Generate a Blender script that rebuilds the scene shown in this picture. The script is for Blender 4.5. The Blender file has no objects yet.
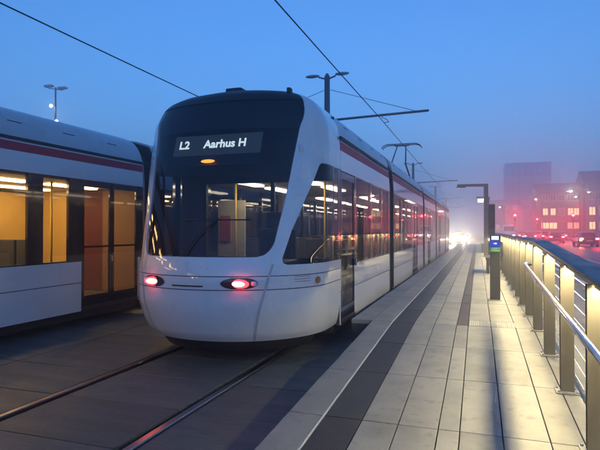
import bpy, bmesh, math, random
from mathutils import Vector, Matrix
R = math.radians
PI = math.pi
random.seed(7)
sc = bpy.context.scene
C = sc.collection

# ------------------------------------------------------------------ camera, sky, exposure
CAM_Z = 1.6
YAW = math.atan(178 / 520)
cam_d = bpy.data.cameras.new('camera')
cam = bpy.data.objects.new('camera', cam_d); C.objects.link(cam)
cam_d.sensor_width = 36.0
cam_d.lens = 36.0 * 520 / 600
cam_d.clip_start = 0.05
cam_d.clip_end = 4000
cam.location = (0, 0, CAM_Z)
cam.rotation_euler = (R(90) + math.atan(5 / 520), 0, YAW)
sc.camera = cam

w = bpy.data.worlds.new('World'); sc.world = w; w.use_nodes = True
nt = w.node_tree
bg = nt.nodes['Background']
sky = nt.nodes.new('ShaderNodeTexSky')
sky.sky_type = 'NISHITA'; sky.sun_disc = False
sky.sun_elevation = R(1.2); sky.sun_rotation = R(165)      # dusk: the sun is going down behind the camera
sky.ozone_density = 3.9; sky.air_density = 1.0; sky.dust_density = 0.3
nt.links.new(sky.outputs[0], bg.inputs[0])
bg.inputs[1].default_value = 0.15
sc.view_settings.view_transform = 'Standard'
sc.view_settings.look = 'None'
sc.view_settings.exposure = 2.70
sc.view_settings.gamma = 1
sc.view_settings.use_curve_mapping = False
try:
    sc.cycles.use_denoising = True
    sc.cycles.max_bounces = 6
    sc.cycles.diffuse_bounces = 3
    sc.cycles.glossy_bounces = 3
    sc.cycles.adaptive_threshold = 0.025
    sc.cycles.transparent_max_bounces = 24
    sc.cycles.sample_clamp_indirect = 4.0
    sc.cycles.volume_bounces = 2
except Exception:
    pass
EXP = 2.0 ** -2.70            # lamp strengths below are given as they show after exposure

# ------------------------------------------------------------------ materials
M = {}
def pm(name, col, rough=0.6, metal=0.0, nscale=6.0, namt=0.15, bump=0.0, bscale=40.0, rnd=0.0,
       coat=0.0, spec=0.5, emit=None, estr=0.0, stretch=None, rvar=0.0, stains=()):
    m = bpy.data.materials.new(name); m.use_nodes = True
    t = m.node_tree; b = t.nodes['Principled BSDF']
    b.inputs['Roughness'].default_value = rough
    b.inputs['Metallic'].default_value = metal
    b.inputs['Coat Weight'].default_value = coat
    b.inputs['Coat Roughness'].default_value = 0.035
    b.inputs['Specular IOR Level'].default_value = spec
    tc = t.nodes.new('ShaderNodeTexCoord')
    mp = t.nodes.new('ShaderNodeMapping')
    t.links.new(tc.outputs['Object'], mp.inputs[0])
    if stretch: mp.inputs['Scale'].default_value = stretch
    n = t.nodes.new('ShaderNodeTexNoise'); n.inputs['Scale'].default_value = nscale
    n.inputs['Detail'].default_value = 6; n.inputs['Roughness'].default_value = 0.6
    t.links.new(mp.outputs[0], n.inputs['Vector'])
    oi = t.nodes.new('ShaderNodeObjectInfo')
    def mth(op, a, b_):
        k = t.nodes.new('ShaderNodeMath'); k.operation = op
        for i, v in enumerate((a, b_)):
            if isinstance(v, (int, float)): k.inputs[i].default_value = v
            else: t.links.new(v, k.inputs[i])
        return k.outputs[0]
    f = mth('ADD', 1.0, mth('MULTIPLY', mth('SUBTRACT', n.outputs[0], 0.5), namt * 2.5))
    if rnd:
        f = mth('ADD', f, mth('MULTIPLY', mth('SUBTRACT', oi.outputs['Random'], 0.5), rnd * 2))
        off = t.nodes.new('ShaderNodeVectorMath'); off.operation = 'ADD'
        cmb = t.nodes.new('ShaderNodeCombineXYZ')
        t.links.new(mth('MULTIPLY', oi.outputs['Random'], 37.0), cmb.inputs[0])
        t.links.new(mth('MULTIPLY', oi.outputs['Random'], 91.0), cmb.inputs[1])
        t.links.new(mp.outputs[0], off.inputs[0]); t.links.new(cmb.outputs[0], off.inputs[1])
        t.links.new(off.outputs[0], n.inputs['Vector'])
    src_ = n.inputs['Vector'].links[0].from_socket
    for scl, lo, hi, amt in stains:                        # blotches of dirt with an outline of their own
        ns = t.nodes.new('ShaderNodeTexNoise'); ns.inputs['Scale'].default_value = scl; ns.inputs['Detail'].default_value = 3
        t.links.new(src_, ns.inputs['Vector'])
        mr = t.nodes.new('ShaderNodeMapRange'); mr.inputs['From Min'].default_value = lo; mr.inputs['From Max'].default_value = hi
        mr.inputs['To Min'].default_value = 1.0; mr.inputs['To Max'].default_value = 1.0 - amt
        t.links.new(ns.outputs[0], mr.inputs['Value'])
        f = mth('MULTIPLY', f, mr.outputs[0])
    sc_ = t.nodes.new('ShaderNodeVectorMath'); sc_.operation = 'SCALE'
    sc_.inputs[0].default_value = col[:3]
    t.links.new(f, sc_.inputs['Scale'])
    t.links.new(sc_.outputs[0], b.inputs['Base Color'])
    if rvar:
        n3 = t.nodes.new('ShaderNodeTexNoise'); n3.inputs['Scale'].default_value = 2.2; n3.inputs['Detail'].default_value = 5
        t.links.new(mp.outputs[0], n3.inputs['Vector'])
        rr = mth('ADD', rough, mth('MULTIPLY', mth('SUBTRACT', n3.outputs[0], 0.5), rvar * 2))
        t.links.new(rr, b.inputs['Roughness'])
    if bump:
        n2 = t.nodes.new('ShaderNodeTexNoise'); n2.inputs['Scale'].default_value = bscale; n2.inputs['Detail'].default_value = 4
        t.links.new(mp.outputs[0], n2.inputs['Vector'])
        bp = t.nodes.new('ShaderNodeBump'); bp.inputs['Strength'].default_value = bump; bp.inputs['Distance'].default_value = 0.01
        t.links.new(n2.outputs[0], bp.inputs['Height']); t.links.new(bp.outputs[0], b.inputs['Normal'])
    if emit:
        b.inputs['Emission Color'].default_value = (*emit, 1)
        b.inputs['Emission Strength'].default_value = estr * EXP
    M[name] = m
    return m
def em(name, col, strength):
    m = bpy.data.materials.new(name); m.use_nodes = True
    t = m.node_tree; t.nodes.remove(t.nodes['Principled BSDF'])
    e = t.nodes.new('ShaderNodeEmission'); e.inputs[0].default_value = (*col, 1); e.inputs[1].default_value = strength * EXP
    t.links.new(e.outputs[0], t.nodes['Material Output'].inputs[0])
    M[name] = m
    return m
def glass(name, tint, ior=1.5, rough=0.015, haze=0.0, hcol=(.02, .02, .025)):
    m = bpy.data.materials.new(name); m.use_nodes = True
    t = m.node_tree; t.nodes.remove(t.nodes['Principled BSDF'])
    tr = t.nodes.new('ShaderNodeBsdfTransparent'); tr.inputs[0].default_value = (*tint, 1)
    df = t.nodes.new('ShaderNodeBsdfDiffuse'); df.inputs[0].default_value = (*hcol, 1)
    mh = t.nodes.new('ShaderNodeMixShader'); mh.inputs[0].default_value = haze
    t.links.new(tr.outputs[0], mh.inputs[1]); t.links.new(df.outputs[0], mh.inputs[2])
    gl = t.nodes.new('ShaderNodeBsdfGlossy'); gl.inputs['Roughness'].default_value = rough
    fr = t.nodes.new('ShaderNodeFresnel'); fr.inputs[0].default_value = ior
    mx = t.nodes.new('ShaderNodeMixShader')
    ge = t.nodes.new('ShaderNodeNewGeometry'); iv = t.nodes.new('ShaderNodeMath'); iv.operation = 'SUBTRACT'; iv.inputs[0].default_value = 1
    t.links.new(ge.outputs['Backfacing'], iv.inputs[1])
    mu = t.nodes.new('ShaderNodeMath'); mu.operation = 'MULTIPLY'
    t.links.new(fr.outputs[0], mu.inputs[0]); t.links.new(iv.outputs[0], mu.inputs[1])      # one reflection per pane, on its outer face
    t.links.new(mu.outputs[0], mx.inputs[0]); t.links.new(mh.outputs[0], mx.inputs[1]); t.links.new(gl.outputs[0], mx.inputs[2])
    t.links.new(mx.outputs[0], t.nodes['Material Output'].inputs[0])
    M[name] = m
    return m

pm('ground', (.055, .055, .06), .8, nscale=.6, namt=.3, bump=.3)
pm('asphalt', (.05, .05, .055), .42, nscale=3, namt=.3, bump=.35, bscale=90, rvar=.15)
pm('road_paint', (.7, .7, .68), .55, nscale=14, namt=.3)
pm('slab', (.225, .22, .21), .5, nscale=3.2, namt=.3, bump=.3, bscale=120, rnd=.13, rvar=.16, stains=((9, .58, .72, .3), (38, .66, .70, .35), (2.0, .5, .7, .22)))
pm('kerb_slab', (.205, .205, .20), .5, nscale=4, namt=.3, bump=.3, bscale=120, rnd=.09, rvar=.16, stains=((8, .58, .72, .35), (38, .66, .70, .4), (2.0, .5, .7, .25)))
pm('tactile', (.022, .022, .025), .5, nscale=60, namt=.5, bump=.9, bscale=110, rnd=.16, stains=((5, .55, .7, -.5),))
pm('brown_strip', (.028, .015, .014), .55, nscale=8, namt=.3, bump=.4, bscale=90, rnd=.08)
pm('joint', (.045, .042, .04), .9, nscale=30, namt=.3)
pm('edge_strip', (.62, .61, .58), .5, nscale=20, namt=.2)
pm('floor_blue', (.05, .11, .38), .5, nscale=20, namt=.25)
pm('track_slab', (.076, .090, .088), .46, nscale=3, namt=.5, bump=1.0, bscale=34, rnd=.16, stretch=(.35, 2.2, 1), rvar=.25, stains=((3, .55, .7, .35), (20, .62, .7, .35)))
pm('rail_steel', (.30, .25, .22), .28, metal=1, nscale=20, namt=.3, stretch=(1, .1, 1))
pm('rubber', (.018, .018, .02), .75, nscale=10, namt=.2)
pm('white_paint', (.79, .79, .80), .34, coat=1.0, nscale=1.6, namt=.06, rvar=.06, stretch=(1, .5, 1), stains=((3.0, .56, .76, .12), (22, .64, .72, .10)))
pm('grey_paint', (.45, .47, .5), .3, coat=.3, nscale=2.5, namt=.08)
pm('seam_paint', (.48, .49, .51), .3, coat=.3, nscale=2.5, namt=.06)
pm('roof_paint', (.5, .52, .55), .38, coat=.15, nscale=2.5, namt=.16, stretch=(1, .6, 1), stains=((4, .56, .74, .22),))
pm('red_paint', (.42, .012, .035), .5, coat=.0, nscale=3, namt=.08)
pm('black_gloss', (.012, .013, .016), .12, coat=.6, nscale=3, namt=.1)
pm('black_satin', (.012, .013, .016), .42, nscale=3, namt=.1)
pm('black_matt', (.02, .02, .022), .6, nscale=8, namt=.25)
pm('dark_metal', (.035, .037, .042), .45, metal=.3, nscale=8, namt=.25)
pm('galv', (.30, .30, .31), .42, metal=.7, nscale=10, namt=.25)
pm('mast_paint', (.05, .055, .065), .5, nscale=6, namt=.25)
pm('post_steel', (.125, .112, .092), .42, metal=.5, nscale=9, namt=.4, stretch=(1, 1, .3))
pm('rail_blue', (.045, .05, .065), .36, metal=.55, nscale=14, namt=.3, rvar=.2)
pm('stainless', (.62, .62, .62), .22, metal=1, nscale=12, namt=.1)
pm('bellows', (.03, .03, .032), .7, nscale=9, namt=.3)
pm('tan_frame', (.30, .25, .19), .5, nscale=9, namt=.2)
pm('interior_cream', (.6, .54, .42), .5, nscale=3, namt=.08)
pm('interior_floor', (.08, .075, .075), .6, nscale=9, namt=.3)
pm('interior_yellow', (.62, .43, .13), .5, nscale=4, namt=.15)
pm('interior_red', (.10, .016, .02), .55, nscale=5, namt=.15)
pm('interior_tan', (.20, .115, .065), .55, nscale=5, namt=.15)
pm('notice_red', (.5, .09, .06), .5, nscale=5, namt=.1)
pm('seat_fabric', (.05, .055, .08), .8, nscale=30, namt=.3)
pm('grab_yellow', (.65, .42, .03), .35, nscale=3, namt=.05)
pm('amber_lens', (.55, .19, .04), .25, nscale=20, namt=.1)
pm('lens_clear', (.7, .7, .7), .2, nscale=20, namt=.1)
pm('green_panel', (.06, .32, .12), .4, nscale=6, namt=.1, emit=(.05, .5, .15), estr=.18)
pm('blue_panel', (.01, .04, .35), .3, nscale=6, namt=.1, emit=(.01, .06, .8), estr=.5)
em('screen_white', (.85, .95, 1), 1.1)
glass('glass_tram', (.50, .50, .54), haze=.10)
glass('glass_wind', (.55, .58, .64), haze=.16, hcol=(.03, .035, .05))
glass('glass_left', (.80, .77, .70), haze=.06)
glass('glass_clear', (.85, .87, .87))
em('led', (1.0, .82, .42), 240)
em('tram_light', (1.0, .80, .52), 20)
em('tram_light_warm', (1.0, .66, .28), 30)
em('display_text', (.80, .95, .95), 1.7)
pm('display_panel', (.02, .024, .03), .4, emit=(.10, .17, .25), estr=.22)
em('tail_red', (1, .02, .03), 9)
em('tail_core', (1, .12, .05), 30)
em('orange_lamp', (1, .25, .03), 5)
em('brake_red', (1, .008, .012), 240)
em('signal_red', (1, .002, .004), 1500)
em('headlamp', (1, .78, .46), 4200)
em('van_lamp', (1, .9, .72), 250)
em('street_bulb', (1, .78, .46), 800)
em('flood_bulb', (1, .86, .6), 60)
em('shelter_lamp', (1, .88, .65), 9)
em('amber_blink', (1, .42, .04), 200)
em('win_warm', (1, .68, .28), 2.2)
em('win_mid', (1, .5, .26), 1.3)
em('win_dim', (1, .55, .2), .5)
pm('brick', (.12, .062, .046), .8, nscale=1.2, namt=.3)
pm('stone', (.15, .14, .13), .8, nscale=1.0, namt=.25)
pm('concrete_far', (.13, .13, .135), .8, nscale=.2, namt=.2)
pm('slate', (.06, .06, .07), .6, nscale=2, namt=.3)
pm('frame_white', (.55, .54, .5), .6, nscale=4, namt=.1)
glass('glass_far', (.25, .27, .3), haze=.5)
for n_, c_ in (('car_dark', (.03, .03, .035)), ('car_grey', (.14, .14, .15)), ('car_red', (.22, .02, .02)),
               ('car_blue', (.03, .05, .12)), ('car_silver', (.35, .35, .36)), ('car_white', (.6, .6, .6))):
    pm(n_, c_, .28, coat=.6, nscale=3, namt=.08)

# ------------------------------------------------------------------ mesh helpers
class MB:
    def __init__(s): s.v = []; s.f = []; s.sm = []
    def add(s, vs, fs, smooth=False):
        o = len(s.v); s.v += [tuple(p) for p in vs]
        s.f += [tuple(i + o for i in f) for f in fs]; s.sm += [smooth] * len(fs)
        return s
    def box(s, x0, x1, y0, y1, z0, z1, b=0.0):
        if b <= 0:
            vs = [(x, y, z) for z in (z0, z1) for y in (y0, y1) for x in (x0, x1)]
            return s.add(vs, [(0, 2, 3, 1), (4, 5, 7, 6), (0, 1, 5, 4), (2, 6, 7, 3), (0, 4, 6, 2), (1, 3, 7, 5)])
        bm = bmesh.new(); bmesh.ops.create_cube(bm, size=1)
        for v in bm.verts:
            v.co = Vector(((x0 + x1) / 2 + v.co.x * (x1 - x0), (y0 + y1) / 2 + v.co.y * (y1 - y0), (z0 + z1) / 2 + v.co.z * (z1 - z0)))
        bmesh.ops.bevel(bm, geom=bm.edges[:], offset=b, segments=2, affect='EDGES', profile=.7)
        bm.verts.index_update()
        s.add([v.co[:] for v in bm.verts], [[v.index for v in f.verts] for f in bm.faces]); bm.free()
        return s
    def tube(s, pts, r, n=8, caps=True, smooth=True):
        pts = [Vector(p) for p in pts]; rs = r if isinstance(r, (list, tuple)) else [r] * len(pts)
        vs = []
        for i, p in enumerate(pts):
            d = (pts[min(i + 1, len(pts) - 1)] - pts[max(i - 1, 0)]).normalized()
            up = Vector((0, 0, 1)) if abs(d.z) < .9 else Vector((0, 1, 0))
            a = d.cross(up).normalized(); b_ = d.cross(a).normalized()
            for k in range(n):
                t = 2 * PI * k / n
                vs.append(p + (a * math.cos(t) + b_ * math.sin(t)) * rs[i])
        fs = []
        for i in range(len(pts) - 1):
            for k in range(n):
                fs.append((i * n + k, i * n + (k + 1) % n, (i + 1) * n + (k + 1) % n, (i + 1) * n + k))
        s.add(vs, fs, smooth)
        if caps:
            o = len(s.v) - len(vs)
            s.f.append(tuple(o + k for k in range(n))[::-1]); s.sm.append(False)
            s.f.append(tuple(o + (len(pts) - 1) * n + k for k in range(n))); s.sm.append(False)
        return s
    def sweep(s, prof, pts, closed=True):
        """prof (a,b) = (offset in x, offset in z) carried along pts"""
        n = len(prof); vs = []
        for p in pts:
            for a, b_ in prof: vs.append((p[0] + a, p[1], p[2] + b_))
        fs = []
        for i in range(len(pts) - 1):
            for k in range(n if closed else n - 1):
                fs.append((i * n + k, i * n + (k + 1) % n, (i + 1) * n + (k + 1) % n, (i + 1) * n + k))
        if closed:
            fs.append(tuple(range(n))[::-1]); fs.append(tuple((len(pts) - 1) * n + k for k in range(n)))
        return s.add(vs, fs)
    def grid(s, rows, smooth=True):
        n = len(rows[0]); vs = [p for r in rows for p in r]
        fs = [(i * n + k, i * n + k + 1, (i + 1) * n + k + 1, (i + 1) * n + k) for i in range(len(rows) - 1) for k in range(n - 1)]
        return s.add(vs, fs, smooth)
    def ball(s, c, r, nu=12, nv=8):
        rx, ry, rz = r if isinstance(r, tuple) else (r, r, r)
        rows = []
        for i in range(nv + 1):
            a = PI * i / nv
            rows.append([(c[0] + rx * math.sin(a) * math.cos(2 * PI * k / nu), c[1] + ry * math.sin(a) * math.sin(2 * PI * k / nu), c[2] + rz * math.cos(a)) for k in range(nu + 1)])
        return s.grid(rows)
    def disc(s, c, r, axis='y', h=.02, n=16):
        d = {'x': Vector((h, 0, 0)), 'y': Vector((0, h, 0)), 'z': Vector((0, 0, h))}[axis]
        c = Vector(c)
        return s.tube([c - d / 2, c + d / 2], r, n=n)
    def mesh(s, name, mat):
        me = bpy.data.meshes.new(name); me.from_pydata(s.v, [], s.f)
        bm = bmesh.new(); bm.from_mesh(me); bmesh.ops.recalc_face_normals(bm, faces=bm.faces); bm.to_mesh(me); bm.free()
        if any(s.sm): me.polygons.foreach_set('use_smooth', s.sm)
        me.materials.append(M[mat]); me.update()
        return me
    def build(s, name, mat, parent=None, label=None, kind=None):
        o = bpy.data.objects.new(name, s.mesh(name, mat)); C.objects.link(o)
        if parent: o.parent = parent
        if label: o['label'] = label
        if kind: o['kind'] = kind
        return o
def B(*a, b=0.0): return MB().box(*a, b=b)
def tag(o, label, cat, group=None):
    o['label'] = label; o['category'] = cat
    if group: o['group'] = group
    return o
def thing(name, label, cat, loc=(0, 0, 0), rz=0, group=None):
    o = bpy.data.objects.new(name, None); C.objects.link(o)
    o.location = loc; o.rotation_euler = (0, 0, rz); o.empty_display_size = .3
    return tag(o, label, cat, group)
def struct(o): o['kind'] = 'structure'; return o
def inst(name, me, parent, loc, rot=(0, 0, 0)):
    o = bpy.data.objects.new(name, me); C.objects.link(o); o.parent = parent; o.location = loc; o.rotation_euler = rot
    return o
def children(o): return [c for c in bpy.data.objects if c.parent == o]
def copy_tree(o, parent=None):
    c = o.copy(); C.objects.link(c); c.parent = parent
    for ch in list(o.children): copy_tree(ch, c)
    return c
def itab(T, z):
    if z <= T[0][0]: return T[0][1]
    for (a, b_), (c, d) in zip(T, T[1:]):
        if z <= c: return b_ + (d - b_) * (z - a) / (c - a)
    return T[-1][1]
def text_mesh(body, size, mat, name, extrude=.002):
    cu = bpy.data.curves.new('tmp', 'FONT'); cu.body = body; cu.size = size; cu.extrude = extrude; cu.offset = .004; cu.resolution_u = 3
    cu.align_x = 'CENTER'; cu.align_y = 'CENTER'
    o = bpy.data.objects.new('tmp', cu); C.objects.link(o)
    bpy.context.view_layer.update()
    me = bpy.data.meshes.new_from_object(o.evaluated_get(bpy.context.evaluated_depsgraph_get()))
    bpy.data.objects.remove(o); bpy.data.curves.remove(cu)
    me.name = name; me.materials.clear(); me.materials.append(M[mat])
    return me

# ------------------------------------------------------------------ the setting
RY = 7.15; SL = .045                 # the ramp tops out here
def gz(y): return .35 if y >= RY else max(0.0, .35 - SL * (RY - y))
struct(B(-1500, 1500, -1500, 1500, -.6, -.10).build('ground', 'ground'))
X1, X2 = -3.15, -7.52                # track centres

# track bed: a base with rails let into it and slabs laid between
tb = struct(B(-11, -1.42, -40, 240, -.3, -.045).build('track_bed', 'joint'))
g = .7175
cols = [(-1.43, X1 + g + .075), (X1 + g - .095, X1 - g + .095), (X1 - g - .075, -5.33), (-5.345, X2 + g + .075),
        (X2 + g - .095, X2 - g + .095), (X2 - g - .075, -10.6)]
ROW = .87
for ci, (a, b_) in enumerate(cols):
    lo, hi = min(a, b_), max(a, b_)
    me = B(-(hi - lo) / 2, (hi - lo) / 2, -ROW / 2 + .006, ROW / 2 - .006, -.045, 0, b=.006).mesh('track_slab', 'track_slab')
    for r in range(13):
        y = 1.43 + ROW * (r + .5)
        inst('track_slab', me, tb, ((lo + hi) / 2, y, random.uniform(-.003, .003)))
    m = MB()
    for r in list(range(-30, 0)) + list(range(13, 60)):
        y = 1.43 + ROW * (r + .5)
        m.box(lo, hi, y - ROW / 2 + .006, y + ROW / 2 - .006, -.045, random.uniform(-.003, .003))
    m.box(lo, hi, 1.43 + ROW * 60, 238, -.045, 0)
    m.build('far_track_slabs', 'track_slab', tb, kind='stuff')
for xc in (X1, X2):
    for s_ in (-1, 1):
        x = xc + s_ * g
        m = MB(); m.sweep([(-.034, -.08), (.034, -.08), (.034, .0), (.026, .009), (-.026, .009), (-.034, 0)], [(x + s_ * .012, -39, 0), (x + s_ * .012, 238, 0)])
        m.build('rail', 'rail_steel', tb)
        m = MB(); m.box(min(x - s_ * .022, x - s_ * .078), max(x - s_ * .022, x - s_ * .078), -39, 238, -.045, -.028)
        m.build('rail_groove', 'rubber', tb)
        m = MB(); m.box(min(x + s_ * .048, x + s_ * .068), max(x + s_ * .048, x + s_ * .068), -39, 238, -.045, -.006)
        m.build('rail_seal', 'rubber', tb)

# platform: ramp (near) and level part, slabs laid on it one by one
pl = struct(MB().add(
    [(-1.38, -.6, -.05), (.9, -.6, -.05), (-1.38, RY, -.05), (.9, RY, -.05), (-1.38, -.6, -.045), (.9, -.6, -.045), (-1.38, RY, .295), (.9, RY, .295)],
    [(0, 2, 3, 1), (4, 5, 7, 6), (0, 1, 5, 4), (2, 6, 7, 3), (0, 4, 6, 2), (1, 3, 7, 5)])
    .box(-1.68, .9, RY + .002, 48, -.05, .295).build('platform', 'joint'))
GAP = .004
edges = [-1.39, -1.115, -.815, -.55, -.27, -.125, .155, .45, .66, .915]
def slab_mesh(w_, l_, mat, t=.055): return B(-w_ / 2 + GAP, w_ / 2 - GAP, -l_ / 2 + GAP, l_ / 2 - GAP, -t, 0, b=.004).mesh('paving_slab', mat)
SR = 1.12
for i in range(9):
    x0, x1 = edges[i], edges[i + 1]
    if i == 1: x0 += .014
    me = slab_mesh(x1 - x0, SR, 'tactile' if i == 1 else ('kerb_slab' if i == 0 else 'slab'))
    meb = slab_mesh(x1 - x0, SR, 'brown_strip') if i == 4 else me
    for r in range(7):
        y = RY - SR * (r + .5)
        inst('paving_slab', me, pl, ((x0 + x1) / 2, y, .35 - SL * (RY - y) + random.uniform(-.0015, .0015)), (math.atan(SL), 0, 0))
    for r in range(12):
        y = RY + SR * (r + .5)
        inst('paving_slab', meb, pl, ((x0 + x1) / 2, y, .35 + random.uniform(-.0015, .0015)))
    m = MB()
    for r in range(12, 36):
        y = RY + SR * (r + .5)
        m.box(x0 + GAP, x1 - GAP, y - SR / 2 + GAP, y + SR / 2 - GAP, .296, .35)
    m.build('far_paving_slabs', 'tactile' if i == 1 else ('brown_strip' if i == 4 else 'slab'), pl, kind='stuff')
me = slab_mesh(.30, SR, 'kerb_slab')
for r in range(12): inst('edge_slab', me, pl, (-1.54, RY + SR * (r + .5), .35 + random.uniform(-.001, .001)))
m = MB()
for r in range(12, 36):
    y = RY + SR * (r + .5); m.box(-1.69 + GAP, -1.39 - GAP, y - SR / 2 + GAP, y + SR / 2 - GAP, .296, .35)
m.build('far_edge_slabs', 'kerb_slab', pl, kind='stuff')
MB().sweep([(-.006, -.05), (.006, -.05), (.006, .003), (-.006, .003)], [(-1.108, -.5, .006), (-1.108, RY, .35), (-1.108, 47, .35)]).build('edge_strip', 'edge_strip', pl)
# studs across the head of the ramp
m = MB()
for i in range(22):
    for k in range(7):
        x = -.10 + i * .026; y = RY + .06 + k * .05
        m.tube([(x, y, .349), (x, y, .3545)], [.010, .007], n=6)
m.build('tactile_studs', 'edge_strip', pl, kind='stuff')
B(-.115, .13, 16.3, 17.4, .3515, .3545).build('blue_floor_patch', 'floor_blue', pl)  # flat blue patch laid on the paving

# footway, kerb, road and markings beyond the fence
fw = struct(B(.95, 2.55, -40, 200, -.1, .07).build('footway', 'slab'))
kb = MB()
me = B(-.07, .07, -.49, .49, -.2, .13, b=.012).mesh('kerb_stone', 'kerb_slab')
for r in range(40): inst('kerb_stone', me, fw, (2.63, 2 + r, 0))
B(2.56, 2.70, 42, 200, -.2, .128).build('far_kerb', 'kerb_slab', fw, kind='stuff')
rd = struct(B(2.4, 15.4, -60, 235, -.25, -.02).build('road', 'asphalt'))
B(3.02, 3.14, -60, 130, -.02, -.016).build('edge_line', 'road_paint', rd)
B(5.55, 5.68, -60, 96, -.02, -.016).build('lane_line', 'road_paint', rd)
for r in range(30): inst('lane_dash', B(-.06, .06, -1.4, 1.4, -.004, .004).mesh('lane_dash', 'road_paint') if r == 0 else bpy.data.meshes['lane_dash'], rd, (8.2, -10 + r * 4.5, -.02))
B(5.8, 12.6, 99.2, 99.7, -.02, -.016).build('stop_line', 'road_paint', rd)
struct(B(15.2, 60, -60, 117, -.1, .1).build('pavement', 'slab'))

# ------------------------------------------------------------------ trams
FZ = [(.28, .22), (.36, .14), (.45, .09), (.56, .04), (.7, .0), (1.0, 0), (1.12, .015), (1.25, .05), (1.6, .18), (2.0, .33), (2.8, .60), (3.1, .70), (3.28, .78), (3.36, .835), (3.42, .91), (3.47, 1.05), (3.5, 1.22), (3.52, 1.45)]
WZ = [(.28, 1.25), (.36, 1.275), (.45, 1.29), (.7, 1.315), (1.25, 1.325), (2.45, 1.325), (2.9, 1.3), (3.0, 1.285), (3.08, 1.26), (3.16, 1.22), (3.23, 1.17), (3.29, 1.115), (3.34, 1.05), (3.38, .97), (3.42, .86), (3.45, .75), (3.48, .6), (3.5, .46), (3.52, .28)]
DZ = [(.28, 1.25), (1.25, 1.2), (2, .95), (2.9, .65), (3.2, .52), (3.52, .3)]
YE = 1.85
def S(q, z, out=0.0):
    f = itab(FZ, z); w_ = itab(WZ, z); D = itab(DZ, z)
    sg = 1 if q >= 0 else -1; a = abs(q)
    if a <= 1:
        ph = a * PI / 2
        p = Vector((sg * w_ * math.sin(ph), f + D * (1 - math.cos(ph)), z))
        n = Vector((sg * math.sin(ph) / w_, -math.cos(ph) / D, 0)).normalized()
    else:
        p = Vector((sg * w_, f + D + (a - 1) * (YE - f - D), z)); n = Vector((sg, 0, 0))
    return p + n * out
WS_B = 1.285                                             # lower edge of the windscreen
QI = [(1.27, .455), (1.6, .48), (2.0, .512), (2.45, .542), (2.9, .59), (3.2, .69), (3.35, .77), (3.52, .9)]
QO = [(1.19, .515), (1.6, .575), (2.0, .667), (2.45, .80)]
def qin(z):
    q = itab(QI, z); h = z - WS_B
    if h < .20:
        q -= .085 * (1 - math.sqrt(max(0, 1 - (1 - h / .20) ** 2)))
    return q
SB, ST = 1.19, 2.45
def qout(z):
    q = itab(QO, z); h = z - SB
    if h < .10: q += .05 * (1 - math.sqrt(max(0, 1 - (1 - h / .10) ** 2)))
    h = ST - z
    if h < .06: q += .03 * (1 - math.sqrt(max(0, 1 - (1 - h / .06) ** 2)))
    return q
def frange(a, b_, n): return [a + (b_ - a) * i / n for i in range(n + 1)]
def patch(qa, qb, zs, nq, out=0.0):
    rows = []
    for z in zs:
        a, b_ = qa(z), qb(z)
        rows.append([S(a + (b_ - a) * i / nq, z, out) for i in range(nq + 1)])
    return MB().grid(rows)
def spatch(qa, qb, zs, nq, out=0.0, th=.03):
    """the same with thickness, closed round the rim"""
    A = patch(qa, qb, zs, nq, out); Bk = patch(qa, qb, zs, nq, out - th)
    n = nq + 1; r = len(zs); o = len(A.v)
    A.add(Bk.v, [f[::-1] for f in Bk.f], True)
    rim = [i for i in range(n)] + [k * n + n - 1 for k in range(1, r)] + [(r - 1) * n + i for i in range(n - 2, -1, -1)] + [k * n for k in range(r - 2, 0, -1)]
    base = A.v[:]
    A.add([base[i] for i in rim] + [base[o + i] for i in rim], [(k, (k + 1) % len(rim), len(rim) + (k + 1) % len(rim), len(rim) + k) for k in range(len(rim))])
    return A
def K(v): return lambda z: v

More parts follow.
